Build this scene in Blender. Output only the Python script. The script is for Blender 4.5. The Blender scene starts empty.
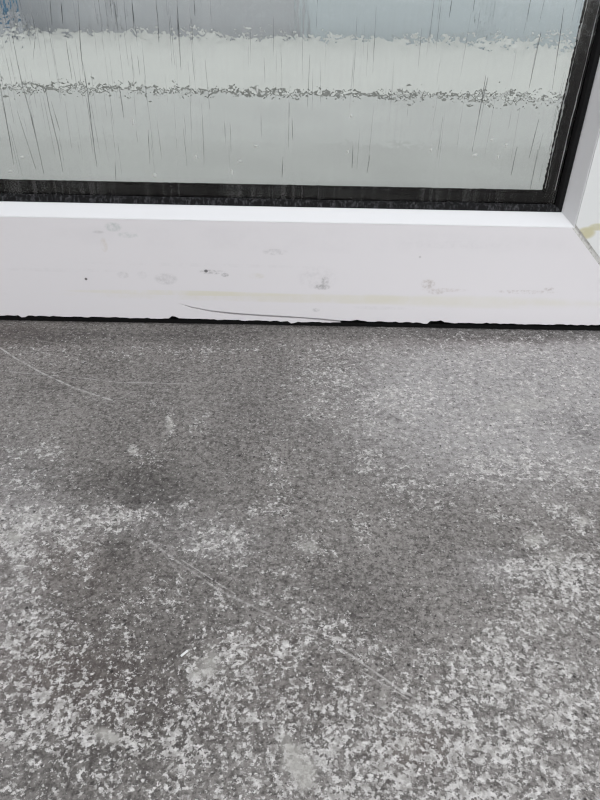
import bpy, bmesh, math, random
import numpy as np
from mathutils import Matrix, Vector

random.seed(7)
scene = bpy.context.scene
COL = scene.collection

# ------------------------------------------------------------------ camera
FPX = 640.0                                   # focal length in pixels of the 600 x 800 frame
CAM = np.array([0.0, -0.5406, 0.2776])
PITCH, YAW, ROLL = 0.5873, 0.01145, 0.02297
_f = np.array([math.sin(YAW) * math.cos(PITCH), math.cos(YAW) * math.cos(PITCH), -math.sin(PITCH)])
_r0 = np.array([math.cos(YAW), -math.sin(YAW), 0.0])
_u0 = np.cross(_r0, _f)
_r = _r0 * math.cos(ROLL) + _u0 * math.sin(ROLL)
_u = -_r0 * math.sin(ROLL) + _u0 * math.cos(ROLL)
cam_data = bpy.data.cameras.new('camera')
cam_data.sensor_fit = 'HORIZONTAL'
cam_data.sensor_width = 36.0
cam_data.lens = 36.0 * FPX / 600.0
cam_data.clip_start = 0.01
cam_data.clip_end = 200
cam = bpy.data.objects.new('camera', cam_data)
M = Matrix.Identity(4)
for i in range(3):
    M[i][0], M[i][1], M[i][2], M[i][3] = _r[i], _u[i], -_f[i], CAM[i]
cam.matrix_world = M
COL.objects.link(cam)
scene.camera = cam

# ------------------------------------------------------------------ sky (even overcast) and exposure
world = bpy.data.worlds.new('overcast_sky')
scene.world = world
world.use_nodes = True
bg = world.node_tree.nodes['Background']
bg.inputs['Color'].default_value = (0.955, 0.975, 1.0, 1)
bg.inputs['Strength'].default_value = 1.0
scene.view_settings.view_transform = 'Standard'
scene.view_settings.look = 'None'
scene.view_settings.gamma = 1.0
scene.view_settings.use_curve_mapping = False
scene.view_settings.exposure = 0.88


scene.cycles.filter_width = 1.2


# ------------------------------------------------------------------ pixel helpers
def ray(px, py):
    return _f + _r * (px - 300) / FPX - _u * (py - 400) / FPX


def on_plane_y(px, py, y=0.0):
    d = ray(px, py)
    p = CAM + d * ((y - CAM[1]) / d[1])
    return float(p[0]), float(p[2])


def on_floor(px, py):
    d = ray(px, py)
    p = CAM + d * (-CAM[2] / d[2])
    return float(p[0]), float(p[1])


def project(X, Y, Z):
    dx, dy, dz = X - CAM[0], Y - CAM[1], Z - CAM[2]
    a = dx * _r[0] + dy * _r[1] + dz * _r[2]
    b = dx * _u[0] + dy * _u[1] + dz * _u[2]
    c = dx * _f[0] + dy * _f[1] + dz * _f[2]
    c = np.where(c < 0.02, np.nan, c)
    return 300 + FPX * a / c, 400 - FPX * b / c


# ------------------------------------------------------------------ object helpers
def tag(o, label, cat, kind=None, group=None):
    o['label'] = label
    o['category'] = cat
    if kind:
        o['kind'] = kind
    if group:
        o['group'] = group
    return o


def link_mesh(name, verts, faces, mat, parent=None, smooth=False):
    me = bpy.data.meshes.new(name)
    me.from_pydata([tuple(v) for v in verts], [], faces)
    bm = bmesh.new()
    bm.from_mesh(me)
    bmesh.ops.recalc_face_normals(bm, faces=bm.faces)
    bm.to_mesh(me)
    bm.free()
    if smooth:
        for p in me.polygons:
            p.use_smooth = True
    me.materials.append(mat)
    o = bpy.data.objects.new(name, me)
    COL.objects.link(o)
    if parent:
        o.parent = parent
    return o


def box(name, x0, x1, y0, y1, z0, z1, mat, parent=None, bevel=0.0):
    v = [(x, y, z) for x in (x0, x1) for y in (y0, y1) for z in (z0, z1)]
    f = [(0, 1, 3, 2), (4, 6, 7, 5), (0, 4, 5, 1), (2, 3, 7, 6), (0, 2, 6, 4), (1, 5, 7, 3)]
    o = link_mesh(name, v, f, mat, parent)
    if bevel:
        bm = bmesh.new()
        bm.from_mesh(o.data)
        bmesh.ops.bevel(bm, geom=bm.edges[:], offset=bevel, segments=2, affect='EDGES', profile=0.5)
        bm.to_mesh(o.data)
        bm.free()
    return o


def prism_xz(name, poly, y0, y1, mat, parent=None):
    n = len(poly)
    v = [(x, y0, z) for x, z in poly] + [(x, y1, z) for x, z in poly]
    f = [tuple(range(n)), tuple(range(2 * n - 1, n - 1, -1))]
    f += [(i, (i + 1) % n, n + (i + 1) % n, n + i) for i in range(n)]
    return link_mesh(name, v, f, mat, parent)


# ------------------------------------------------------------------ node helpers
class NT:
    def __init__(self, name):
        self.mat = bpy.data.materials.new(name)
        self.mat.use_nodes = True
        self.t = self.mat.node_tree
        self.t.nodes.clear()
        self.out = self.t.nodes.new('ShaderNodeOutputMaterial')
        self._co = None

    def n(self, kind, **kw):
        nd = self.t.nodes.new(kind)
        for k, v in kw.items():
            setattr(nd, k, v)
        return nd

    def set(self, sock, v):
        if isinstance(v, bpy.types.NodeSocket):
            self.t.links.new(v, sock)
        elif isinstance(v, (tuple, list)) and sock.type == 'RGBA' and len(v) == 3:
            sock.default_value = (*v, 1)
        else:
            sock.default_value = v

    def co(self):
        if not self._co:
            self._co = self.n('ShaderNodeTexCoord').outputs['Object']
        return self._co

    def math(self, op, a, b=0.0, c=0.0, clamp=False):
        nd = self.n('ShaderNodeMath', operation=op, use_clamp=clamp)
        self.set(nd.inputs[0], a)
        self.set(nd.inputs[1], b)
        self.set(nd.inputs[2], c)
        return nd.outputs[0]

    def vmath(self, op, a, b=(0, 0, 0)):
        nd = self.n('ShaderNodeVectorMath', operation=op)
        self.set(nd.inputs[0], a)
        self.set(nd.inputs[1], b)
        return nd.outputs['Value'] if op in ('LENGTH', 'DOT_PRODUCT', 'DISTANCE') else nd.outputs['Vector']

    def noise(self, scale, detail=2.0, rough=0.5, stretch=None, dist=0.0, off=None, co=None):
        v = co or self.co()
        if stretch:
            v = self.vmath('MULTIPLY', v, stretch)
        if off:
            v = self.vmath('ADD', v, off)
        nd = self.n('ShaderNodeTexNoise')
        self.set(nd.inputs['Vector'], v)
        self.set(nd.inputs['Scale'], scale)
        self.set(nd.inputs['Detail'], detail)
        self.set(nd.inputs['Roughness'], rough)
        self.set(nd.inputs['Distortion'], dist)
        return nd.outputs['Fac']

    def smooth(self, v, lo, hi, a=0.0, b=1.0):
        nd = self.n('ShaderNodeMapRange', interpolation_type='SMOOTHSTEP')
        for k, x in zip(('Value', 'From Min', 'From Max', 'To Min', 'To Max'), (v, lo, hi, a, b)):
            self.set(nd.inputs[k], x)
        return nd.outputs['Result']

    def mix(self, fac, a, b, mode='MIX'):
        nd = self.n('ShaderNodeMix', data_type='RGBA', blend_type=mode)
        self.set(nd.inputs['Factor'], fac)
        self.set(nd.inputs[6], a)
        self.set(nd.inputs[7], b)
        return nd.outputs[2]

    def attr(self, name):
        return self.n('ShaderNodeAttribute', attribute_name=name).outputs['Fac']

    def bump(self, height, distance=1.0, strength=1.0):
        nd = self.n('ShaderNodeBump')
        self.set(nd.inputs['Height'], height)
        self.set(nd.inputs['Distance'], distance)
        self.set(nd.inputs['Strength'], strength)
        return nd.outputs['Normal']

    def principled(self, color, rough=0.5, normal=None, spec=0.5, metallic=0.0):
        b = self.n('ShaderNodeBsdfPrincipled')
        self.set(b.inputs['Base Color'], color)
        self.set(b.inputs['Roughness'], rough)
        self.set(b.inputs['Specular IOR Level'], spec)
        self.set(b.inputs['Metallic'], metallic)
        if normal is not None:
            self.set(b.inputs['Normal'], normal)
        self.t.links.new(b.outputs[0], self.out.inputs['Surface'])
        return self.mat

    def segment(self, a, b, w, soft):
        """1 on the line a-b (object x, y), 0 further than w + soft away."""
        A = (a[0], a[1], 0)
        d = (b[0] - a[0], b[1] - a[1], 0)
        L2 = d[0] ** 2 + d[1] ** 2
        flat = self.flatco
        rel = self.vmath('SUBTRACT', flat, A)
        t = self.math('MULTIPLY', self.vmath('DOT_PRODUCT', rel, d), 1.0 / L2, clamp=True)
        sc = self.n('ShaderNodeVectorMath', operation='SCALE')
        sc.inputs[0].default_value = d
        self.set(sc.inputs['Scale'], t)
        dist = self.vmath('DISTANCE', rel, sc.outputs['Vector'])
        return self.smooth(dist, w, w + soft, 1.0, 0.0)


def simple(name, col, rough=0.6, spec=0.5, var=0.0, scale=40.0, bump=0.0, metallic=0.0):
    m = NT(name)
    c = col
    nrm = None
    if var:
        n = m.noise(scale, 5, 0.6)
        c = m.mix(n, tuple(x * (1 - var) for x in col), tuple(min(1, x * (1 + var)) for x in col))
    if bump:
        nrm = m.bump(m.noise(scale * 6, 4, 0.6), bump)
    return m.principled(c, rough, nrm, spec, metallic)


# ------------------------------------------------------------------ materials: white plastic
def ellipse(m, X, Z, cx, cz, rx, rz, edge=0.6):
    a = m.math('DIVIDE', m.math('SUBTRACT', X, cx), rx)
    b = m.math('DIVIDE', m.math('SUBTRACT', Z, cz), rz)
    q = m.math('ADD', m.math('MULTIPLY', a, a), m.math('MULTIPLY', b, b))
    return m.smooth(q, 1.0 - edge, 1.0 + edge, 1.0, 0.0)


def plastic(name, base, marks=(), rough=0.38):
    """marks: (px, py, rx_px, ry_px, colour, strength, noise_scale, noise_lo, noise_hi) read on the door's face."""
    m = NT(name)
    sep = m.n('ShaderNodeSeparateXYZ')
    m.set(sep.inputs[0], m.co())
    X, Z = sep.outputs['X'], sep.outputs['Z']
    c = m.mix(m.noise(9, 3, 0.5), tuple(x * 0.975 for x in base), base)
    grime = m.smooth(m.noise(60, 6, 0.7, (0.35, 1, 1)), 0.62, 0.8, 0.0, 0.07)
    c = m.mix(grime, c, (0.45, 0.42, 0.38))
    for (px, py, rx, ry, col, st, ns, lo, hi) in marks:
        if ns > 150:
            ns, lo, hi, st = ns * 0.7, lo - 0.10, hi + 0.08, st * 0.8
        cx, cz = on_plane_y(px, py)
        s = 0.00085
        e = ellipse(m, X, Z, cx, cz, rx * s, ry * s)
        if ns:
            e = m.math('MULTIPLY', e, m.smooth(m.noise(ns, 5, 0.65, off=(px * .37, 0, py * .23)), lo, hi))
        c = m.mix(m.math('MULTIPLY', e, st), c, col)
    return m.principled(c, rough, m.bump(m.noise(700, 2, 0.5), 0.00001), 0.45)


YEL = (0.60, 0.55, 0.36)
GRY = (0.22, 0.21, 0.21)
GRN = (0.36, 0.43, 0.40)
rail_marks = [
    (330, 299, 260, 5.0, (0.74, 0.71, 0.62), 0.65, 18, 0.35, 0.65),
    (185, 293, 110, 2.8, (0.74, 0.71, 0.58), 0.7, 18, 0.30, 0.65),
    (470, 302, 150, 7.0, (0.76, 0.74, 0.68), 0.65, 18, 0.3, 0.65),
    (350, 298, 65, 5.0, (0.72, 0.69, 0.58), 0.5, 25, 0.30, 0.65),
    (113, 227, 8, 4.5, GRN, 0.60, 260, 0.42, 0.60),
    (128, 235, 10, 3, GRN, 0.40, 260, 0.45, 0.60),
    (98, 232, 6, 1.5, GRY, 0.35, 200, 0.40, 0.60),
    (104, 245, 3.5, 7, (0.55, 0.45, 0.33), 0.45, 220, 0.42, 0.62),
    (166, 279, 11, 6, GRY, 0.38, 300, 0.42, 0.64),
    (123, 275, 6, 3.5, GRY, 0.28, 300, 0.42, 0.64),
    (142, 275, 5, 4, GRY, 0.15, 300, 0.42, 0.64),
    (206, 271, 2.0, 1.6, (0.05, 0.05, 0.05), 0.85, 0, 0, 0),
    (225, 275, 3.6, 2.0, (0.07, 0.07, 0.07), 0.75, 500, 0.38, 0.56),
    (212, 272, 13, 2.4, GRY, 0.65, 420, 0.48, 0.60),
    (86, 279, 1.4, 1.4, (0.06, 0.05, 0.05), 0.9, 0, 0, 0),
    (275, 252, 12, 3.2, GRY, 0.38, 330, 0.46, 0.62),
    (257, 276, 8, 3, (0.62, 0.58, 0.46), 0.45, 200, 0.40, 0.62),
    (322, 287, 8, 3.0, GRY, 0.80, 420, 0.42, 0.58),
    (325, 281, 4, 4.5, GRY, 0.60, 420, 0.42, 0.58),
    (318, 278, 20, 12, GRY, 0.16, 300, 0.46, 0.66),
    (316, 310, 4, 2.2, GRY, 0.40, 420, 0.42, 0.58),
    (428, 284, 7, 5, (0.40, 0.34, 0.30), 0.65, 420, 0.44, 0.58),
    (436, 292, 8, 2.8, (0.40, 0.34, 0.30), 0.55, 420, 0.44, 0.58),
    (445, 290, 22, 2.2, (0.45, 0.38, 0.34), 0.42, 420, 0.46, 0.60),
    (525, 292, 30, 2.2, (0.40, 0.33, 0.30), 0.55, 420, 0.50, 0.62),
    (549, 289, 5, 2.0, (0.36, 0.30, 0.28), 0.60, 420, 0.44, 0.58),
    (455, 245, 50, 4, GRY, 0.07, 330, 0.46, 0.64),
    (420, 257, 1.3, 1.3, GRY, 0.3, 0, 0, 0),
    (60, 270, 60, 2.2, GRY, 0.07, 200, 0.45, 0.60),
    (200, 265, 120, 2.0, GRY, 0.06, 200, 0.48, 0.60),
    (380, 308, 35, 2.0, GRY, 0.10, 200, 0.46, 0.60),
    (300, 240, 300, 12, (0.66, 0.64, 0.66), 0.20, 25, 0.40, 0.70),
]
stile_marks = [
    (586, 233, 9, 6, (0.55, 0.50, 0.26), 0.75, 90, 0.15, 0.50),
    (598, 227, 9, 3.6, (0.56, 0.52, 0.30), 0.70, 90, 0.15, 0.50),
    (579, 235, 4, 3.5, (0.20, 0.19, 0.15), 0.45, 300, 0.35, 0.60),
]
MAT_rail = plastic('white_plastic_scuffed', (0.815, 0.790, 0.806), rail_marks)
MAT_stile = plastic('white_plastic_sealant_stained', (0.80, 0.81, 0.80), stile_marks)
MAT_bead = plastic('white_plastic_bead', (0.83, 0.83, 0.845), rough=0.3)
MAT_rubber = simple('black_rubber', (0.006, 0.006, 0.0065), 0.6, 0.2, 0.5, 300)
MAT_spacer = simple('black_spacer_bar', (0.0025, 0.0025, 0.003), 0.9, 0.0)
MAT_reflection = simple('dull_grey_reflection', (0.62, 0.62, 0.63), 0.45, 0.5, 0.5, 120)  # for the strips that stand for reflections in the spacer bars


def dusty_mat():
    m = NT('dusty_black_rubber')
    n = m.noise(420, 4, 0.7, (1, 1, 0.12))
    return m.principled(m.mix(m.smooth(n, 0.46, 0.70), (0.006, 0.006, 0.0065), (0.065, 0.065, 0.07)), 0.7, None, 0.15)


MAT_dusty = dusty_mat()
MAT_thresh = simple('threshold_gap_shade', (0.006, 0.006, 0.006), 0.8, 0.15)  # black stands for the shade in the gap under the door


def weld_mat():
    m = NT('dirty_weld_seam')
    n = m.noise(420, 4, 0.6)
    c = m.mix(m.smooth(n, 0.50, 0.68), (0.58, 0.57, 0.545), (0.30, 0.28, 0.26))
    return m.principled(c, 0.7, m.bump(n, 0.0006))


MAT_weld = weld_mat()


# ------------------------------------------------------------------ materials: glass
def glass(name, rippled, rough):
    m = NT(name)
    g = m.n('ShaderNodeBsdfGlass')
    g.inputs['IOR'].default_value = 1.43
    g.inputs['Roughness'].default_value = rough
    m.set(g.inputs['Color'], (0.985, 0.99, 0.985))
    if rippled:
        # reeds that run down the pane, broken up by a short pebbled relief
        reed = m.noise(260, 2, 0.5, (1, 1, 0.035), dist=0.0)
        reed2 = m.noise(90, 2, 0.5, (1, 1, 0.05), off=(3, 1, 2))
        pebble = m.noise(175, 2, 0.55, (1, 1, 0.7), off=(7, 2, 1))
        patch = m.smooth(m.noise(22, 2, 0.5, (1, 1, 0.3)), 0.35, 0.65, 0.45, 1.0)
        h = m.math('ADD', m.math('MULTIPLY', reed, 0.00022), m.math('MULTIPLY', reed2, 0.0003))
        h = m.math('ADD', h, m.math('MULTIPLY', m.math('MULTIPLY', pebble, patch), 0.00042))
        m.set(g.inputs['Normal'], m.bump(h, 1.0))
        # dried run marks: a thin streaky film of dust on the face
        run = m.noise(260, 4, 0.7, (1, 1, 0.02), off=(2, 8, 5))
        run = m.math('MULTIPLY', m.smooth(run, 0.46, 0.66), m.noise(30, 3, 0.6, (1, 1, 0.4), off=(1, 1, 4)))
        spot = m.math('MULTIPLY', m.smooth(m.noise(330, 4, 0.7, (1, 1, 0.5), off=(4, 4, 4)), 0.64, 0.74), 0.08)
        film = m.math('MAXIMUM', m.math('MULTIPLY', run, 0.10), spot)
        d = m.n('ShaderNodeBsdfDiffuse')
        d.inputs['Color'].default_value = (0.75, 0.75, 0.73, 1)
        mx = m.n('ShaderNodeMixShader')
        m.set(mx.inputs[0], film)
        m.t.links.new(g.outputs[0], mx.inputs[1])
        m.t.links.new(d.outputs[0], mx.inputs[2])
        m.t.links.new(mx.outputs[0], m.out.inputs['Surface'])
        return m.mat
    m.t.links.new(g.outputs[0], m.out.inputs['Surface'])
    return m.mat


MAT_ripple = glass('rippled_glass', True, 0.02)
MAT_clear = glass('clear_glass', False, 0.0)


def ridge_mat(name, lo, hi):  # dark colour mixed with clear, patchy along each ridge
    m = NT(name)
    d = m.n('ShaderNodeBsdfDiffuse')
    d.inputs['Color'].default_value = (0.06, 0.063, 0.063, 1)
    t = m.n('ShaderNodeBsdfTransparent')
    mx = m.n('ShaderNodeMixShader')
    m.set(mx.inputs[0], m.smooth(m.noise(60, 3, 0.6), 0.25, 0.75, lo, hi))
    m.t.links.new(t.outputs[0], mx.inputs[1])
    m.t.links.new(d.outputs[0], mx.inputs[2])
    m.t.links.new(mx.outputs[0], m.out.inputs['Surface'])
    return m.mat


MAT_ridge = ridge_mat('dark_glass_ridge', 0.25, 0.85)
MAT_ridge_faint = ridge_mat('faint_glass_ridge', 0.06, 0.50)
MAT_fleck = simple('pale_glint', (0.58, 0.59, 0.57), 0.7)  # pale colour for painted glints on the glass

# ------------------------------------------------------------------ material: worn concrete
SCRATCHES = [  # (points in the photograph, half width in m, strength)
    ([(-4, 345), (12, 356), (40, 372), (75, 388), (112, 400)], 0.0009, 0.75),
    ([(10, 372), (60, 376), (120, 382), (190, 384)], 0.0006, 0.5),
    ([(112, 402), (132, 392)], 0.0005, 0.45),
    ([(205, 402), (238, 405)], 0.0005, 0.40),
    ([(14, 337), (55, 343)], 0.0005, 0.35),
    ([(148, 540), (215, 588), (285, 622)], 0.0007, 0.50),
    ([(182, 560), (235, 594)], 0.0004, 0.60),
    ([(336, 645), (400, 690), (466, 725)], 0.0006, 0.70),
    ([(362, 672), (416, 703), (468, 724)], 0.0004, 0.60),
    ([(158, 546), (178, 572)], 0.0004, 0.30),
    ([(200, 640), (236, 660)], 0.0004, 0.25),
    ([(364, 730), (374, 762)], 0.0006, 0.30),
]


def concrete(name):
    m = NT(name)
    co = m.co()
    m.flatco = m.vmath('MULTIPLY', co, (1, 1, 0))
    dens = m.attr('pale_density')
    smear = m.attr('pale_smear')
    dark = m.attr('stain_and_shade')
    brown = m.attr('brown_tint')
    film = m.attr('pale_film')
    # grey base with sand grain
    cl = m.noise(16, 5, 0.6)
    grain = m.noise(540, 3, 0.75)
    mid = m.noise(210, 4, 0.6, off=(5, 3, 0))
    v = m.math('ADD', m.math('MULTIPLY', grain, 0.50), m.math('ADD', m.math('MULTIPLY', mid, 0.32), m.math('MULTIPLY', cl, 0.18)))
    ramp = m.smooth(v, 0.40, 0.60)
    col = m.mix(ramp, (0.088, 0.080, 0.075), (0.310, 0.291, 0.277))
    col = m.mix(m.math('MULTIPLY', film, m.smooth(mid, 0.30, 0.66, 0.45, 1.0)), col, (0.46, 0.445, 0.45))
    pore = m.smooth(m.noise(470, 2, 0.6, off=(9, 3, 1)), 0.32, 0.39, 0.8, 0.0)
    col = m.mix(pore, col, (0.045, 0.042, 0.041))
    col = m.mix(brown, col, (0.150, 0.112, 0.100))
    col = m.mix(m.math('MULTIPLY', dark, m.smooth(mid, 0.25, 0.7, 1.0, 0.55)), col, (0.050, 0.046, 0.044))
    # pale worn specks: two sizes, more of them where the density is high
    clus = m.noise(60, 4, 0.6, off=(1, 5, 0))
    big = m.noise(190, 7, 0.68, dist=0.3, off=(1, 9, 0))
    small = m.noise(540, 4, 0.66, dist=0.2, off=(4, 4, 0))
    f = m.math('ADD', m.math('MULTIPLY', big, 0.42), m.math('ADD', m.math('MULTIPLY', small, 0.42), m.math('MULTIPLY', clus, 0.16)))
    f = m.math('ADD', m.math('MULTIPLY', m.math('SUBTRACT', f, 0.5), 15.0), dens)
    speck = m.math('MAXIMUM', m.smooth(f, -0.05, 0.32), m.smooth(f, -0.8, 0.3, 0.0, 0.08))
    tiny = m.math('MULTIPLY', m.smooth(m.noise(470, 3, 0.65, off=(8, 1, 0)), 0.61, 0.66), 0.85)
    pale = m.math('MAXIMUM', speck, tiny)
    pcol = m.mix(m.smooth(m.noise(260, 4, 0.65, off=(2, 2, 0)), 0.36, 0.64), (0.38, 0.362, 0.348), (0.80, 0.78, 0.77))
    pcol = m.mix(m.smooth(grain, 0.40, 0.65, 0.0, 0.40), pcol, (0.30, 0.29, 0.285))
    col = m.mix(m.math('MULTIPLY', pale, 0.92), col, pcol)
    # smeared pale blobs
    sm = m.math('MULTIPLY', smear, m.smooth(mid, 0.2, 0.6, 0.6, 1.0))
    col = m.mix(sm, col, (0.47, 0.455, 0.43))
    # scratches
    brk = m.smooth(m.noise(240, 4, 0.6, off=(6, 6, 0)), 0.36, 0.60, 0.15, 1.0)
    for pts, w, st in SCRATCHES:
        P = [on_floor(*p) for p in pts]
        line = None
        for a, b in zip(P[:-1], P[1:]):
            s = m.segment(a, b, w * 0.35, w * 1.1)
            line = s if line is None else m.math('MAXIMUM', line, s)
        col = m.mix(m.math('MULTIPLY', m.math('MULTIPLY', line, brk), st), col, (0.56, 0.54, 0.53))
    # pits
    vor = m.n('ShaderNodeTexVoronoi', feature='F1')
    m.set(vor.inputs['Vector'], co)
    vor.inputs['Scale'].default_value = 190
    pit = m.smooth(vor.outputs['Distance'], 0.08, 0.22, 1.0, 0.0)
    rnd = m.n('ShaderNodeSeparateColor')
    m.set(rnd.inputs[0], vor.outputs['Color'])
    pit = m.math('MULTIPLY', pit, m.smooth(rnd.outputs[0], 0.78, 0.90))
    col = m.mix(m.math('MULTIPLY', pit, 0.85), col, (0.030, 0.028, 0.028))
    h = m.math('ADD', m.math('MULTIPLY', grain, 0.00035), m.math('MULTIPLY', pale, 0.00012))
    h = m.math('SUBTRACT', h, m.math('MULTIPLY', pit, 0.0006))
    h = m.math('ADD', h, m.math('MULTIPLY', mid, 0.0005))
    return m.principled(col, 0.88, m.bump(h, 1.0, 0.7), 0.25)


MAT_floor = concrete('worn_concrete')

# ------------------------------------------------------------------ floor
# wear and door shade read off the photograph, as (px, py, rx, ry, amount)
DENS = [
    # broad zones
    (520, 400, 90, 60, .42), (440, 430, 120, 70, .22), (560, 350, 90, 22, .20), (420, 365, 70, 20, .12),
    (560, 690, 110, 110, .48), (520, 780, 160, 60, .30), (400, 780, 120, 55, .34), (240, 770, 130, 60, .34),
    (120, 770, 100, 60, .16), (60, 700, 60, 60, .14), (250, 690, 60, 50, .22), (320, 700, 60, 50, .20),
    (10, 600, 40, 100, .38), (15, 500, 45, 50, .36), (20, 760, 40, 60, .22), (430, 690, 50, 40, .16),
    (380, 600, 80, 60, -.22), (400, 560, 60, 40, -.20), (455, 520, 50, 40, -.06), (250, 430, 150, 60, -.03),
    (90, 430, 110, 45, -.12), (110, 600, 90, 40, -.06), (180, 360, 170, 25, .0), (330, 490, 80, 40, .03),
    (470, 620, 30, 50, -.10), (160, 690, 40, 40, -.06), (300, 340, 300, 7, -.12),
    # single patches
    (155, 484, 20, 11, -.30), (116, 548, 8, 10, -.25),
    (90, 520, 45, 10, .40), (40, 535, 22, 12, .34), (135, 516, 28, 8, .34), (215, 545, 26, 16, .62), (235, 535, 10, 8, .3),
    (15, 535, 14, 12, .4), (53, 447, 8, 8, .45), (133, 450, 4, 5, .8), (170, 422, 4, 9, .8), (152, 403, 7, 4, .45),
    (200, 424, 8, 8, .4), (187, 503, 9, 6, .45), (150, 462, 12, 9, .30), (322, 380, 22, 12, .42), (312, 410, 10, 6, .3),
    (275, 468, 8, 10, .40), (268, 512, 18, 5, .40), (280, 500, 10, 14, .30), (310, 548, 13, 6, .55), (290, 572, 14, 8, .38),
    (335, 560, 10, 14, .30), (300, 600, 20, 12, .26), (330, 625, 22, 12, .42), (245, 600, 20, 12, .28), (270, 640, 24, 16, .30),
    (385, 400, 22, 10, .32), (410, 400, 20, 10, .30), (350, 420, 14, 10, .26), (365, 460, 10, 8, .36), (425, 505, 16, 7, .42),
    (360, 522, 16, 8, .30), (395, 520, 8, 6, .34), (405, 482, 14, 8, .30), (318, 530, 10, 8, .28), (370, 545, 10, 12, .3),
    (532, 540, 8, 6, .7), (582, 523, 7, 5, .7), (556, 558, 14, 8, .6), (512, 570, 22, 9, .5), (553, 508, 6, 4, .45),
    (567, 508, 5, 4, .5), (500, 520, 10, 6, .3), (590, 580, 30, 16, .4), (540, 600, 30, 18, .3), (494, 650, 22, 26, .42),
    (510, 690, 26, 20, .36), (425, 655, 8, 8, .5), (465, 660, 14, 6, .4), (485, 695, 14, 8, .45), (440, 690, 10, 6, .4),
    (428, 735, 12, 8, .35), (400, 750, 10, 8, .3), (206, 663, 16, 16, .48), (220, 600, 6, 12, .5), (180, 605, 8, 16, .4),
    (145, 600, 22, 14, .34), (85, 560, 7, 10, .55), (110, 610, 5, 10, .4), (22, 592, 14, 10, .5), (60, 640, 30, 16, .28),
    (30, 640, 18, 22, .4), (130, 650, 16, 26, .3), (60, 720, 30, 20, .3), (130, 740, 24, 14, .3), (105, 700, 40, 10, .25),
    (238, 640, 16, 10, .35), (290, 650, 12, 10, .3), (185, 700, 20, 24, .26), (380, 650, 8, 6, .3), (360, 640, 20, 10, .3),
    (590, 470, 20, 14, .3), (470, 470, 20, 8, .3), (530, 470, 30, 10, .25), (45, 352, 40, 8, .22), (190, 350, 30, 8, .22),
    (250, 345, 30, 6, .22), (345, 350, 30, 8, .26), (130, 350, 20, 6, .18),
]
SMEAR = [(105, 735, 12, 5, .85, 28), (292, 757, 9, 14, .70, 20), (305, 775, 9, 13, .80, 10), (285, 742, 6, 8, .45, 0),
         (206, 668, 14, 10, .45, -30), (532, 540, 7, 5, .5, 10), (582, 523, 6, 4, .5, -15), (555, 558, 11, 6, .4, 5),
         (308, 547, 10, 5, .45, 5), (520, 405, 26, 5, .35, -8), (170, 424, 3, 7, .5, 5), (132, 450, 3, 4, .5, 0),
         (14, 537, 6, 6, .5, 0), (408, 747, 9, 9, .35, 0), (384, 695, 4, 10, .3, 10), (210, 655, 5, 12, .3, 5)]
FILM = [(530, 372, 95, 24, .95), (590, 400, 60, 50, .40), (440, 400, 60, 40, .26), (520, 430, 80, 40, .55), (420, 440, 60, 40, .15),
        (580, 720, 80, 110, .10), (330, 785, 260, 40, .05), (10, 600, 30, 110, .28), (80, 520, 90, 18, .25), (215, 545, 30, 14, .3),
        (20, 480, 30, 30, .2), (350, 560, 200, 200, .10), (500, 570, 30, 12, .3), (260, 400, 250, 40, .08)]
DARK = [(155, 486, 22, 13, .75), (140, 497, 12, 7, .4), (116, 548, 9, 12, .70), (100, 480, 60, 18, .30), (30, 470, 30, 14, .15),  # stains, plus flat entries that paint the shade along the door
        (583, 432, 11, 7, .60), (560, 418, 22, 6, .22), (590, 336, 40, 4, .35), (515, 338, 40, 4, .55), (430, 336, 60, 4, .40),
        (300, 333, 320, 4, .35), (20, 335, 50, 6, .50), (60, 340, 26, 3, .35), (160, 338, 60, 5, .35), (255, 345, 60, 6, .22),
        (120, 640, 90, 60, .34), (160, 730, 70, 50, .36), (30, 780, 70, 60, .40), (390, 745, 60, 24, .22), (90, 430, 120, 70, .06),
        (250, 660, 160, 160, .16), (330, 368, 20, 4, .2), (230, 470, 60, 30, .08), (540, 350, 3, 10, .3), (582, 583, 5, 4, .6),
        (536, 592, 4, 4, .6), (353, 612, 3, 3, .7), (60, 605, 2, 2, .9), (186, 677, 4, 3, .7)]
BROWN = [(40, 670, 60, 30, .35), (415, 750, 26, 14, .45), (120, 700, 60, 40, .25), (262, 645, 30, 12, .2), (60, 570, 60, 30, .18),
         (15, 335, 40, 8, .3), (500, 340, 60, 6, .25), (300, 700, 60, 30, .12)]


def axis(lo, hi, step, far_lo, far_hi):
    core = list(np.arange(lo, hi + step / 2, step))
    a, s, x = [], step, lo
    while x > far_lo:
        s *= 1.35
        x = max(x - s, far_lo)
        a.append(x)
    b, s, x = [], step, hi
    while x < far_hi:
        s *= 1.35
        x = min(x + s, far_hi)
        b.append(x)
    return np.array(a[::-1] + core + b)


_tab = np.random.default_rng(3).random((256, 256))


def vnoise(u, v):
    iu, iv = np.floor(u).astype(int), np.floor(v).astype(int)
    fu, fv = u - iu, v - iv
    fu, fv = fu * fu * (3 - 2 * fu), fv * fv * (3 - 2 * fv)
    g = lambda a, b: _tab[a % 256, b % 256]
    return (g(iu, iv) * (1 - fu) + g(iu + 1, iv) * fu) * (1 - fv) + (g(iu, iv + 1) * (1 - fu) + g(iu + 1, iv + 1) * fu) * fv - 0.5


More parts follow.
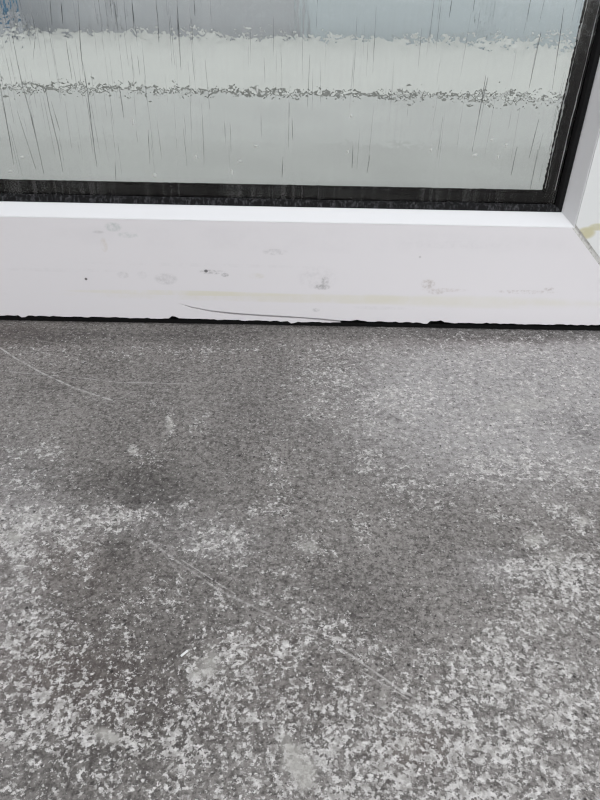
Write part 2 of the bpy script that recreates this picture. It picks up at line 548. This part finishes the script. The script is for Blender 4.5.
def build_floor():
    xs = axis(-0.31, 0.33, 0.0011, -3.0, 3.0)
    ys = axis(-0.46, 0.02, 0.0011, -3.2, 0.075)
    X, Y = np.meshgrid(xs, ys)
    Z = 0.0005 * vnoise(X * 22, Y * 22) + 0.00035 * vnoise(X * 90 + 5, Y * 90) + 0.0003 * vnoise(X * 260, Y * 260 + 9)
    PX, PY = project(X, Y, Z * 0)
    wx = 10 * vnoise(X * 70 + 3, Y * 70) + 6 * vnoise(X * 190, Y * 190)
    wy = 8 * vnoise(X * 70, Y * 70 + 31) + 5 * vnoise(X * 190 + 7, Y * 190)
    inside = np.isfinite(PX)
    PXw, PYw = np.where(inside, PX, -9999), np.where(inside, PY, -9999)

    def field(items, base, warp=1.0):
        F = np.full(X.shape, float(base))
        for it in items:
            cx, cy, rx, ry, a = it[:5]
            an = math.radians(it[5]) if len(it) > 5 else 0.0
            dx, dy = PXw + warp * wx * min(1, rx / 20) - cx, PYw + warp * wy * min(1, ry / 12) - cy
            ex, ey = (dx * math.cos(an) + dy * math.sin(an)) / rx, (-dx * math.sin(an) + dy * math.cos(an)) / ry
            F += a * np.exp(-0.5 * (ex * ex + ey * ey) ** (2 if len(it) > 5 else 1))
        return F
    D = field([d if i < 27 else d[:4] + (d[4] * 1.45,) for i, d in enumerate(DENS)], 0.20)
    D += 0.16 * vnoise(X * 30, Y * 30) + 0.12 * vnoise(X * 75 + 2, Y * 75)
    # the same patchy wear goes on beyond the part the photograph shows
    away = np.clip(np.maximum(np.maximum(-PXw, PXw - 600), PYw - 800) / 120.0, 0, 1)
    D += away * (0.22 + 0.9 * vnoise(X * 6 + 4, Y * 6) + 0.7 * vnoise(X * 17, Y * 17 + 8))
    cov = np.clip(D * 0.51, 0.035, 0.56)
    fields = {'pale_density': np.log(cov / (1 - cov)) / 1.702, 'pale_smear': np.clip(field(SMEAR, 0, 0.5), 0, 1),
              'pale_film': np.clip(field(FILM, 0.0), 0, .8), 'stain_and_shade': np.clip(field(DARK, 0.0), 0, .75),
              'brown_tint': np.clip(field(BROWN, 0.0), 0, .6)}
    ny, nx = X.shape
    me = bpy.data.meshes.new('floor')
    me.vertices.add(nx * ny)
    me.vertices.foreach_set('co', np.stack([X, Y, Z], -1).astype(np.float32).ravel())
    i = np.arange(nx * ny).reshape(ny, nx)
    q = np.stack([i[:-1, :-1], i[:-1, 1:], i[1:, 1:], i[1:, :-1]], -1).reshape(-1)
    nf = (nx - 1) * (ny - 1)
    me.loops.add(nf * 4)
    me.loops.foreach_set('vertex_index', q.astype(np.int32))
    me.polygons.add(nf)
    me.polygons.foreach_set('loop_start', np.arange(0, nf * 4, 4, dtype=np.int32))
    me.polygons.foreach_set('loop_total', np.full(nf, 4, dtype=np.int32))
    me.polygons.foreach_set('use_smooth', np.ones(nf, dtype=bool))
    me.update(calc_edges=True)
    for k, F in fields.items():
        at = me.attributes.new(k, 'FLOAT', 'POINT')
        at.data.foreach_set('value', F.astype(np.float32).ravel())
    me.materials.append(MAT_floor)
    o = bpy.data.objects.new('floor', me)
    COL.objects.link(o)
    return o


floor = build_floor()
tag(floor, 'worn grey concrete floor speckled with pale paint in front of the door', 'floor', 'structure')

# ------------------------------------------------------------------ the far side of the door
MAT_patio = simple('grey_patio_concrete', (0.34, 0.346, 0.338), 0.9, 0.2, 0.16, 5, 0.001)
MAT_slab_shaded = simple('shaded_slab_concrete', (0.312, 0.318, 0.308), 0.9, 0.2, 0.24, 5, 0.001)  # paving coloured darker to carry the shade near the door
MAT_path = simple('pale_path_concrete', (0.40, 0.406, 0.39), 0.9, 0.2, 0.10, 5, 0.001)
MAT_soil = simple('dark_drain', (0.008, 0.008, 0.008), 0.9, 0.2, 0.5, 30)
MAT_blue = simple('blue_grey_paint', (0.42, 0.47, 0.50), 0.7, 0.3, 0.06, 3)
MAT_mauve = simple('mauve_grey_paint', (0.36, 0.375, 0.40), 0.7, 0.3, 0.10, 6)
MAT_tub = simple('blue_plastic', (0.08, 0.20, 0.32), 0.4, 0.5)
MAT_earth = simple('bare_ground', (0.30, 0.29, 0.27), 0.95, 0.1, 0.2, 0.8)
MAT_render = simple('pale_wall_render', (0.62, 0.61, 0.59), 0.9, 0.2, 0.06, 8, 0.001)

ground = box('ground', -30, 30, -30, 30, -0.5, -0.2, MAT_earth)
tag(ground, 'bare earth around the paving on both sides of the house', 'ground', 'structure')
step = box('shaded_slab', -3, 3, 0.0755, 0.80, -0.2, 0.0, MAT_slab_shaded)
tag(step, 'grey paving by the door, coloured darker for the shade there, behind the rippled glass', 'paving', 'structure')
patio = box('patio_paving', -3, 3, 0.80, 1.39, -0.2, 0.0, MAT_patio)
tag(patio, 'light grey paving strip between the shade-coloured slab and the dark gap', 'paving', 'structure')
drain = box('drain_channel', -3, 3, 1.3905, 1.4695, -0.2, -0.10, MAT_soil)
tag(drain, 'thin dark drain gap between grey paving and pale path behind glass', 'drain', 'structure')
path = box('garden_path', -3, 3, 1.47, 3.40, -0.2, 0.0, MAT_path)
tag(path, 'pale concrete path beyond the dark gap behind the glass', 'path', 'structure')
garden_wall = bpy.data.objects.new('garden_wall', None)
garden_wall.location = (0, 3.45, 0)
COL.objects.link(garden_wall)
tag(garden_wall, 'blue grey painted boundary wall at the back, blurred through the glass', 'wall', 'structure')
for k in range(6):
    p = box('panel', -0.495, 0.495, 0, 0.06, -0.2, 1.2, MAT_mauve if k < 3 else MAT_blue, garden_wall, 0.004)
    p.location.x = -2.5 + k
for k in range(7):
    p = box('post', -0.05, 0.05, 0.02, 0.12, -0.2, 1.25, MAT_mauve if k < 3 else MAT_blue, garden_wall, 0.004)
    p.location.x = -3.0 + k

# blue tub standing at the foot of the boundary wall
tx, ty = -1.57, 3.2
block = box('paving_block', -0.13, 0.13, -0.12, 0.12, 0.0, 0.07, MAT_mauve, None, 0.005)
block.location = (tx, ty, 0)
tag(block, 'low grey block under the blue tub, blurred behind the glass', 'block')


def lathe(name, prof, mat, parent=None, seg=28):
    v, f = [], []
    for (r, z) in prof:
        for s in range(seg):
            a = 2 * math.pi * s / seg
            v.append((r * math.cos(a), r * math.sin(a), z))
    for j in range(len(prof) - 1):
        for s in range(seg):
            f.append((j * seg + s, j * seg + (s + 1) % seg, (j + 1) * seg + (s + 1) % seg, (j + 1) * seg + s))
    f.append(tuple(range(seg)))
    f.append(tuple(range((len(prof) - 1) * seg, len(prof) * seg)))
    return link_mesh(name, v, f, mat, parent, True)


tub = bpy.data.objects.new('tub', None)
COL.objects.link(tub)
tub.location = (tx, ty, 0.07)
tag(tub, 'small blue tub blurred behind the rippled glass at upper left', 'tub')
lathe('body', [(0.085, 0.0), (0.11, 0.20), (0.102, 0.20), (0.08, 0.02)], MAT_tub, tub)
lathe('rim', [(0.103, 0.19), (0.118, 0.19), (0.118, 0.205), (0.103, 0.205), (0.103, 0.19)], MAT_tub, tub)

# ------------------------------------------------------------------ house wall, frame, threshold around the door
XL, XR, ZB, ZT = -0.390, 0.2393, 0.100, 1.930     # opening between the door's flat faces
W = 0.0932                                        # width of rails and stiles
OX0, OX1, OZ0, OZ1 = XL - W, XR + W, ZB - W, ZT + W
TW = 0.062
for nm, a, b, lab in (('wall_left', -3.0, OX0 - 0.004 - TW, 'pale rendered house wall to the left of the door'),
                      ('wall_right', OX1 + 0.004 + TW, 3.0, 'pale rendered house wall to the right of the door')):
    tag(box(nm, a, b, 0.0, 0.075, 0.0, 2.7, MAT_render), lab, 'wall', 'structure')
tag(box('wall_light_block', -1.12, -1.0, -2.6, -0.001, 0.0, 2.5, simple('dull_light_block_render', (0.20, 0.19, 0.18), 0.9, 0.2, 0.1, 8)),  # out of view, added to cut light from the left
    'unseen dull side wall added left of the door to cut the light from there', 'wall', 'structure')
tag(box('wall_top', OX0 - 0.004 - TW, OX1 + 0.004 + TW, 0.0, 0.075, OZ1 + 0.004 + TW, 2.7, MAT_render),
    'pale rendered house wall above the door', 'wall', 'structure')
frame = bpy.data.objects.new('trim_1', None)
COL.objects.link(frame)
tag(frame, 'white plastic outer frame around the glazed door', 'door frame', 'structure')
box('jamb', OX0 - 0.0035 - TW, OX0 - 0.0035, -0.004, 0.078, 0.0, OZ1 + 0.0035, MAT_bead, frame, 0.002)
box('jamb', OX1 + 0.0035, OX1 + 0.0035 + TW, -0.004, 0.078, 0.0, OZ1 + 0.0035, MAT_bead, frame, 0.002)
box('head', OX0 - 0.0035 - TW, OX1 + 0.0035 + TW, -0.004, 0.078, OZ1 + 0.004, OZ1 + 0.0035 + TW, MAT_bead, frame, 0.002)
thr = box('trim_2', OX0 - 0.003, OX1 + 0.003, 0.0035, 0.072, 0.0004, 0.0042, MAT_thresh)
tag(thr, 'threshold strip coloured black for the shade in the gap under the door', 'threshold', 'structure')

# ------------------------------------------------------------------ the door leaf
door = bpy.data.objects.new('door_1', None)
COL.objects.link(door)
tag(door, 'white plastic door with rippled glass, scuffed bottom rail and black gasket', 'door', 'structure')
YB = 0.066                                        # back of the leaf
G = 0.0030                                        # half the welded joint, measured along x


def bottom_edge():
    """Lower edge of the rail from left to right, chipped as in the photograph, with the split above the sliver."""
    base = {-260: 309, 0: 315.2, 24: 315.8, 60: 316.4, 120: 317.6, 170: 318.6, 178: 318.7, 230: 320.0, 293: 321.6, 340: 322.6}
    pts = []
    xs = sorted(base)
    for px in np.arange(-255, 338, 3.5):
        y = np.interp(px, xs, [base[k] for k in xs]) + random.uniform(-0.5, 0.5)
        if 169 < px < 178:
            y -= 2.2
        if 21 < px < 27:
            y += 1.6
        if 290 < px < 297:
            y += 1.8
        pts.append((px, y))
    pts.append((340.5, 322.4))
    # back along the lower lip of the split, then out along its upper lip
    crack = [(178, 303.2), (190, 306.4), (210, 310.3), (235, 313.0), (262, 314.8), (300, 316.9), (325, 318.9), (341, 320.6)]
    low = [(x, y + 0.35 + 1.45 * min(1, (x - 176) / 40)) for x, y in crack]
    pts += [p for p in reversed(low[1:-1])]
    pts.append(crack[0])
    pts += crack[1:]
    xs2 = [342, 360, 400, 424, 600, 660]
    ys2 = [320.2, 321.0, 322.2, 322.6, 325.3, 326.4]
    rag = {424: 1.5, 427.5: 0.8, 431: -1.4, 434.5: -2.0, 438: -1.6, 441.5: -1.2, 445: -1.2, 448.5: -0.6}
    px = 343.0
    while px < 655:
        y = np.interp(px, xs2, ys2) + random.uniform(-0.55, 0.45) - (0.9 if random.random() < 0.12 else 0)
        for k, d in rag.items():
            if abs(px - k) < 1.75:
                y += d
        pts.append((px, y))
        px += 3.5
    return [on_plane_y(*p) for p in pts]


edge = bottom_edge()
x_min, x_max = OX0 + 0.002, OX1 - G - 0.002
edge = [(x, z) for x, z in edge if x_min + 0.004 < x < x_max - 0.001]
zl, zr = edge[0][1], edge[-1][1]
poly = [(OX0 + G, 0.0068)] + edge + [(OX1 - G - 0.0002, 0.0070), (XR - G * 0.8, ZB), (XL + G * 0.8, ZB)]
rail = prism_xz('bottom_rail', poly, 0.0, YB, MAT_rail, door)
rail['label'] = 'scuffed white bottom rail with a split along its lower edge'
stile_r = prism_xz('stile', [(XR, ZB + G), (OX1, OZ0 + G), (OX1, OZ1 - G), (XR, ZT - G)], 0.0, YB, MAT_stile, door)
stile_l = prism_xz('stile', [(OX0, OZ0 + G), (XL, ZB + G), (XL, ZT - G), (OX0, OZ1 - G)], 0.0, YB, MAT_stile, door)
top = prism_xz('top_rail', [(XL + G * .8, ZT), (XR - G * .8, ZT), (OX1 - G, OZ1), (OX0 + G, OZ1)], 0.0, YB, MAT_bead, door)
for sx, cx, ox in ((1, XR, OX1), (-1, XL, OX0)):
    for sz, cz, oz in ((-1, ZB, OZ0), (1, ZT, OZ1)):
        # a shallow welded joint between rail and stile, finely uneven
        n = 26
        a = [(cx - sx * G * 0.8, cz), (ox - sx * G, oz + (0 if sz < 0 else 0))]
        b = [(cx, cz + (-sz) * G), (ox, oz - sz * G)]
        va, fa = [], []
        for i in range(n + 1):
            t = i / n
            d = 0.0003 + random.uniform(-0.0002, 0.0003)
            p0 = (a[0][0] + (a[1][0] - a[0][0]) * t, a[0][1] + (a[1][1] - a[0][1]) * t)
            p1 = (b[0][0] + (b[1][0] - b[0][0]) * t, b[0][1] + (b[1][1] - b[0][1]) * t)
            pm = ((p0[0] + p1[0]) / 2, (p0[1] + p1[1]) / 2)
            va += [(p0[0], d, p0[1]), (pm[0], d + 0.0004 + random.uniform(-.0003, .0003), pm[1]), (p1[0], d + 0.0002, p1[1]),
                   (p0[0], YB, p0[1]), (p1[0], YB, p1[1])]
        for i in range(n):
            k, l = i * 5, i * 5 + 5
            fa += [(k, k + 1, l + 1, l), (k + 1, k + 2, l + 2, l + 1), (k + 2, k + 4, l + 4, l + 2), (k + 4, k + 3, l + 3, l + 4), (k + 3, k, l, l + 3)]
        fa += [(0, 3, 4, 2, 1), (n * 5, n * 5 + 1, n * 5 + 2, n * 5 + 4, n * 5 + 3)]
        link_mesh('weld_seam', va, fa, MAT_weld, door)['label'] = 'dirty grey welded corner joint'


def ring_side(name, side, prof, mat, parent, smooth=False):
    """One mitred side of a rectangular frame in the opening; prof = closed [(inset, y)]."""
    def corner(k, d):
        return [(XL + d, ZB + d), (XR - d, ZB + d), (XR - d, ZT - d), (XL + d, ZT - d)][k % 4]
    n = len(prof)
    v = [(corner(side, d)[0], y, corner(side, d)[1]) for d, y in prof] + [(corner(side + 1, d)[0], y, corner(side + 1, d)[1]) for d, y in prof]
    f = [tuple(range(n)), tuple(range(2 * n - 1, n - 1, -1))] + [(i, (i + 1) % n, n + (i + 1) % n, n + i) for i in range(n)]
    return link_mesh(name, v, f, mat, parent)


def reflection_line(s, inset, y, parent, face):  # reflection in the spacer bar, drawn as a pale strip
    """A thin wavering bright line along an upright spacer bar, on its front or on its inner side."""
    sgn = -1 if s == 1 else 1
    x0 = XR if s == 1 else XL
    v, f = [], []
    zs = np.concatenate([np.arange(ZB + 0.026, 0.40, 0.003), np.arange(0.40, ZT - 0.026, 0.03)])
    for z in zs:
        wob = float(vnoise(np.array(z * 45.0), np.array(inset * 900))) + 0.5 * float(vnoise(np.array(z * 130.0), np.array(3.0 + inset * 900)))
        hw = 0.00048 * (0.9 + 1.2 * float(vnoise(np.array(z * 70.0), np.array(11.0))))
        if face == 'front':
            x = x0 + sgn * (inset + 0.0007 * wob)
            v += [(x - hw, y + 0.0001, z), (x, y - 0.0001, z), (x + hw, y + 0.0001, z)]
        else:
            x, yy = x0 + sgn * inset, y + 0.0016 * wob
            v += [(x - sgn * 0.0001, yy - 2.6 * hw, z), (x + sgn * 0.0001, yy, z), (x - sgn * 0.0001, yy + 2.6 * hw, z)]
    for i in range(len(zs) - 1):
        a, b = i * 3, i * 3 + 3
        f += [(a, a + 1, b + 1, b), (a + 1, a + 2, b + 2, b + 1)]
    return link_mesh('reflection_line', v, f, MAT_reflection, parent)


BEAD = [(-0.0002, 0.0012), (0.0003, 0.0004), (0.0010, 0.0006), (0.0087, 0.0118), (0.0093, 0.0130), (0.0093, 0.0182), (-0.0002, 0.0182)]
BACK = [(0.0, 0.0386), (0.0093, 0.0386), (0.0093, 0.052), (0.0, 0.064)]
members = (rail, stile_r, top, stile_l)
for s in range(4):
    ring_side('glazing_bead', s, BEAD, MAT_bead, members[s])
    ring_side('glazing_bead', s, BACK, MAT_bead, members[s])
    ring_side('gasket', s, [(0.0085, 0.0135), (0.0128, 0.0150), (0.0148, 0.0172), (0.0146, 0.0184), (0.0093, 0.0184)], MAT_dusty if s == 0 else MAT_rubber, door)
    sp = ring_side('spacer_bar', s, [(0.004, 0.0226), (0.0226, 0.0226), (0.0231, 0.0232), (0.0231, 0.0338), (0.0226, 0.0344), (0.004, 0.0344)], MAT_spacer, door)
    if s in (1, 3):
        reflection_line(s, 0.0163, 0.02256, sp, 'front')
        reflection_line(s, 0.02315, 0.0297, sp, 'side')
light_stop = box('gap_light_stop', OX0 + 0.004, OX1 - 0.004, 0.030, 0.058, 0.0044, 0.0105, MAT_thresh, door)  # unseen bar added to stop light leaking under the door

# panes of the sealed unit
pane = box('glass_pane', XL + 0.003, XR - 0.003, 0.0185, 0.0225, ZB + 0.003, ZT - 0.003, MAT_ripple, door)
pane['label'] = 'rippled obscure glass with dark vertical streaks'
pane.data.materials.append(MAT_clear)
for p in pane.data.polygons:
    p.material_index = 0 if p.normal.y < -0.5 else 1
rear = box('glass_pane', XL + 0.003, XR - 0.003, 0.0345, 0.0385, ZB + 0.003, ZT - 0.003, MAT_clear, door)


def ridge(points, w, mat=MAT_ridge):
    """A thin raised ridge of the rippled glass along points (x, z) on the pane's face."""
    n = len(points)
    v, f = [], []
    for i, (x, z) in enumerate(points):
        ww = w * (0.35 + 0.65 * math.sin(math.pi * (i + 0.4) / (n - 0.2)))
        v += [(x - ww / 2, 0.01845, z), (x, 0.01845 - ww * 0.35, z), (x + ww / 2, 0.01845, z)]
    for i in range(n - 1):
        a, b = i * 3, i * 3 + 3
        f += [(a, a + 1, b + 1, b), (a + 1, a + 2, b + 2, b + 1)]
    return link_mesh('ripple_ridge', v, f, mat, pane)


STREAKS = [
    ([(12, 34), (17, 60), (22, 84), (30, 112), (38, 146), (44, 174)], 1.0), ([(0, 84), (9, 135), (14, 165)], .9),
    ([(45, 86), (50, 112), (58, 144), (63, 172)], 1.0), ([(82, 60), (88, 94), (94, 146), (97, 167)], .9),
    ([(17, 110), (27, 142), (36, 169)], .7), ([(51, 101), (60, 131)], .6), ([(78, 0), (80, 38), (83, 75)], .8),
    ([(119, 85), (124, 118)], 1.1), ([(177, 0), (179, 35), (181, 70)], .9), ([(156, 0), (158, 22), (159, 42)], .9),
    ([(194, 0), (195, 16)], .9), ([(486, 75), (480, 110), (472, 152)], .9), ([(541, 32), (535, 60), (529, 88)], .9),
    ([(564, 7), (558, 50), (552, 90)], .7), ([(488, 77), (482, 103)], .7), ([(517, 147), (511, 175)], .8),
    ([(539, 119), (529, 158)], .8), ([(538, 149), (534, 170), (530, 190)], .9), ([(292, 118), (293, 140)], .7),
    ([(283, 157), (282, 177)], .8), ([(353, 146), (352, 168)], .8), ([(370, 155), (367, 173)], .8), ([(114, 2), (118, 30)], .9),
    ([(50, 0), (52, 25)], .9), ([(61, 2), (63, 24)], .8), ([(36, 30), (33, 60)], .5), ([(132, 0), (134, 28)], .9), ([(66, 40), (72, 80)], .6),
    ([(205, 60), (210, 110)], .5), ([(148, 130), (150, 165)], .6), ([(115, 160), (116, 180)], .6), ([(452, 0), (449, 18)], .7),
]
for pts, w in STREAKS:
    P = []
    for (a, b) in zip(pts[:-1], pts[1:]):
        for k in range(5):
            t = k / 5
            x, z = on_plane_y(a[0] + (b[0] - a[0]) * t, a[1] + (b[1] - a[1]) * t, 0.0185)
            P.append((x + random.uniform(-.0001, .0001), z))
    P.append(on_plane_y(*pts[-1], 0.0185))
    ridge(P, 0.00085 * w)
for k in range(255):
    x = random.uniform(-0.27, XR - 0.026) if k < 190 else random.uniform(XL + 0.03, XR - 0.03)
    if k < 60:
        x = random.uniform(-0.27, -0.08)
    z0 = random.uniform(0.125, 0.27) if k < 190 else random.uniform(0.25, 1.8)
    L = random.uniform(0.010, 0.05)
    n = 7
    lean = random.uniform(-0.006, 0.006) * L
    ridge([(x + lean * i + random.uniform(-.00012, .00012), z0 + L * (1 - i / (n - 1))) for i in range(n)], 0.0009 * random.uniform(0.3, 0.7), MAT_ridge_faint)

# pale flecks painted as glints of the glass texture
for (px, py, rx, ry) in [(155, 175, 2.6, 2.4), (257, 90, 1.6, 5.0), (351, 116, 1.8, 2.2), (431, 150, 1.8, 2.2), (475, 155, 3.2, 1.8), (492, 140, 2.6, 2.0),
                         (506, 145, 2.0, 2.2), (133, 122, 1.3, 6.0), (22, 157, 3.4, 1.6), (10, 171, 3.4, 1.6), (240, 161, 3.0, 1.5), (232, 172, 1.2, 4.5),
                         (256, 146, 2.8, 1.2), (196, 157, 1.6, 3.0), (498, 157, 1.5, 3), (348, 152, 1.5, 2.4)]:
    x, z = on_plane_y(px, py, 0.0185)
    s = 0.00062
    n = 9
    v = [(x, 0.0181, z)]
    for i in range(n):
        a = 2 * math.pi * i / n
        r = random.uniform(0.7, 1.15)
        v.append((x + rx * s * r * math.cos(a), 0.01848, z + ry * s * r * math.sin(a)))
    link_mesh('glint_fleck', v, [(0, i + 1, (i + 1) % n + 1) for i in range(n)], MAT_fleck, pane)

# ------------------------------------------------------------------ small loose thing on the floor
cx, cy = on_floor(184.5, 654)
MAT_sliver = simple('white_plastic_sliver', (0.80, 0.80, 0.80), 0.5)
sl = box('plastic_sliver', -0.0022, 0.0022, -0.0005, 0.0005, 0.0, 0.0008, MAT_sliver, None, 0.0002)
sl.location = (cx, cy, 0.0002)
sl.rotation_euler = (0, 0, math.radians(48))
tag(sl, 'tiny white plastic sliver lying on the speckled concrete floor', 'sliver')
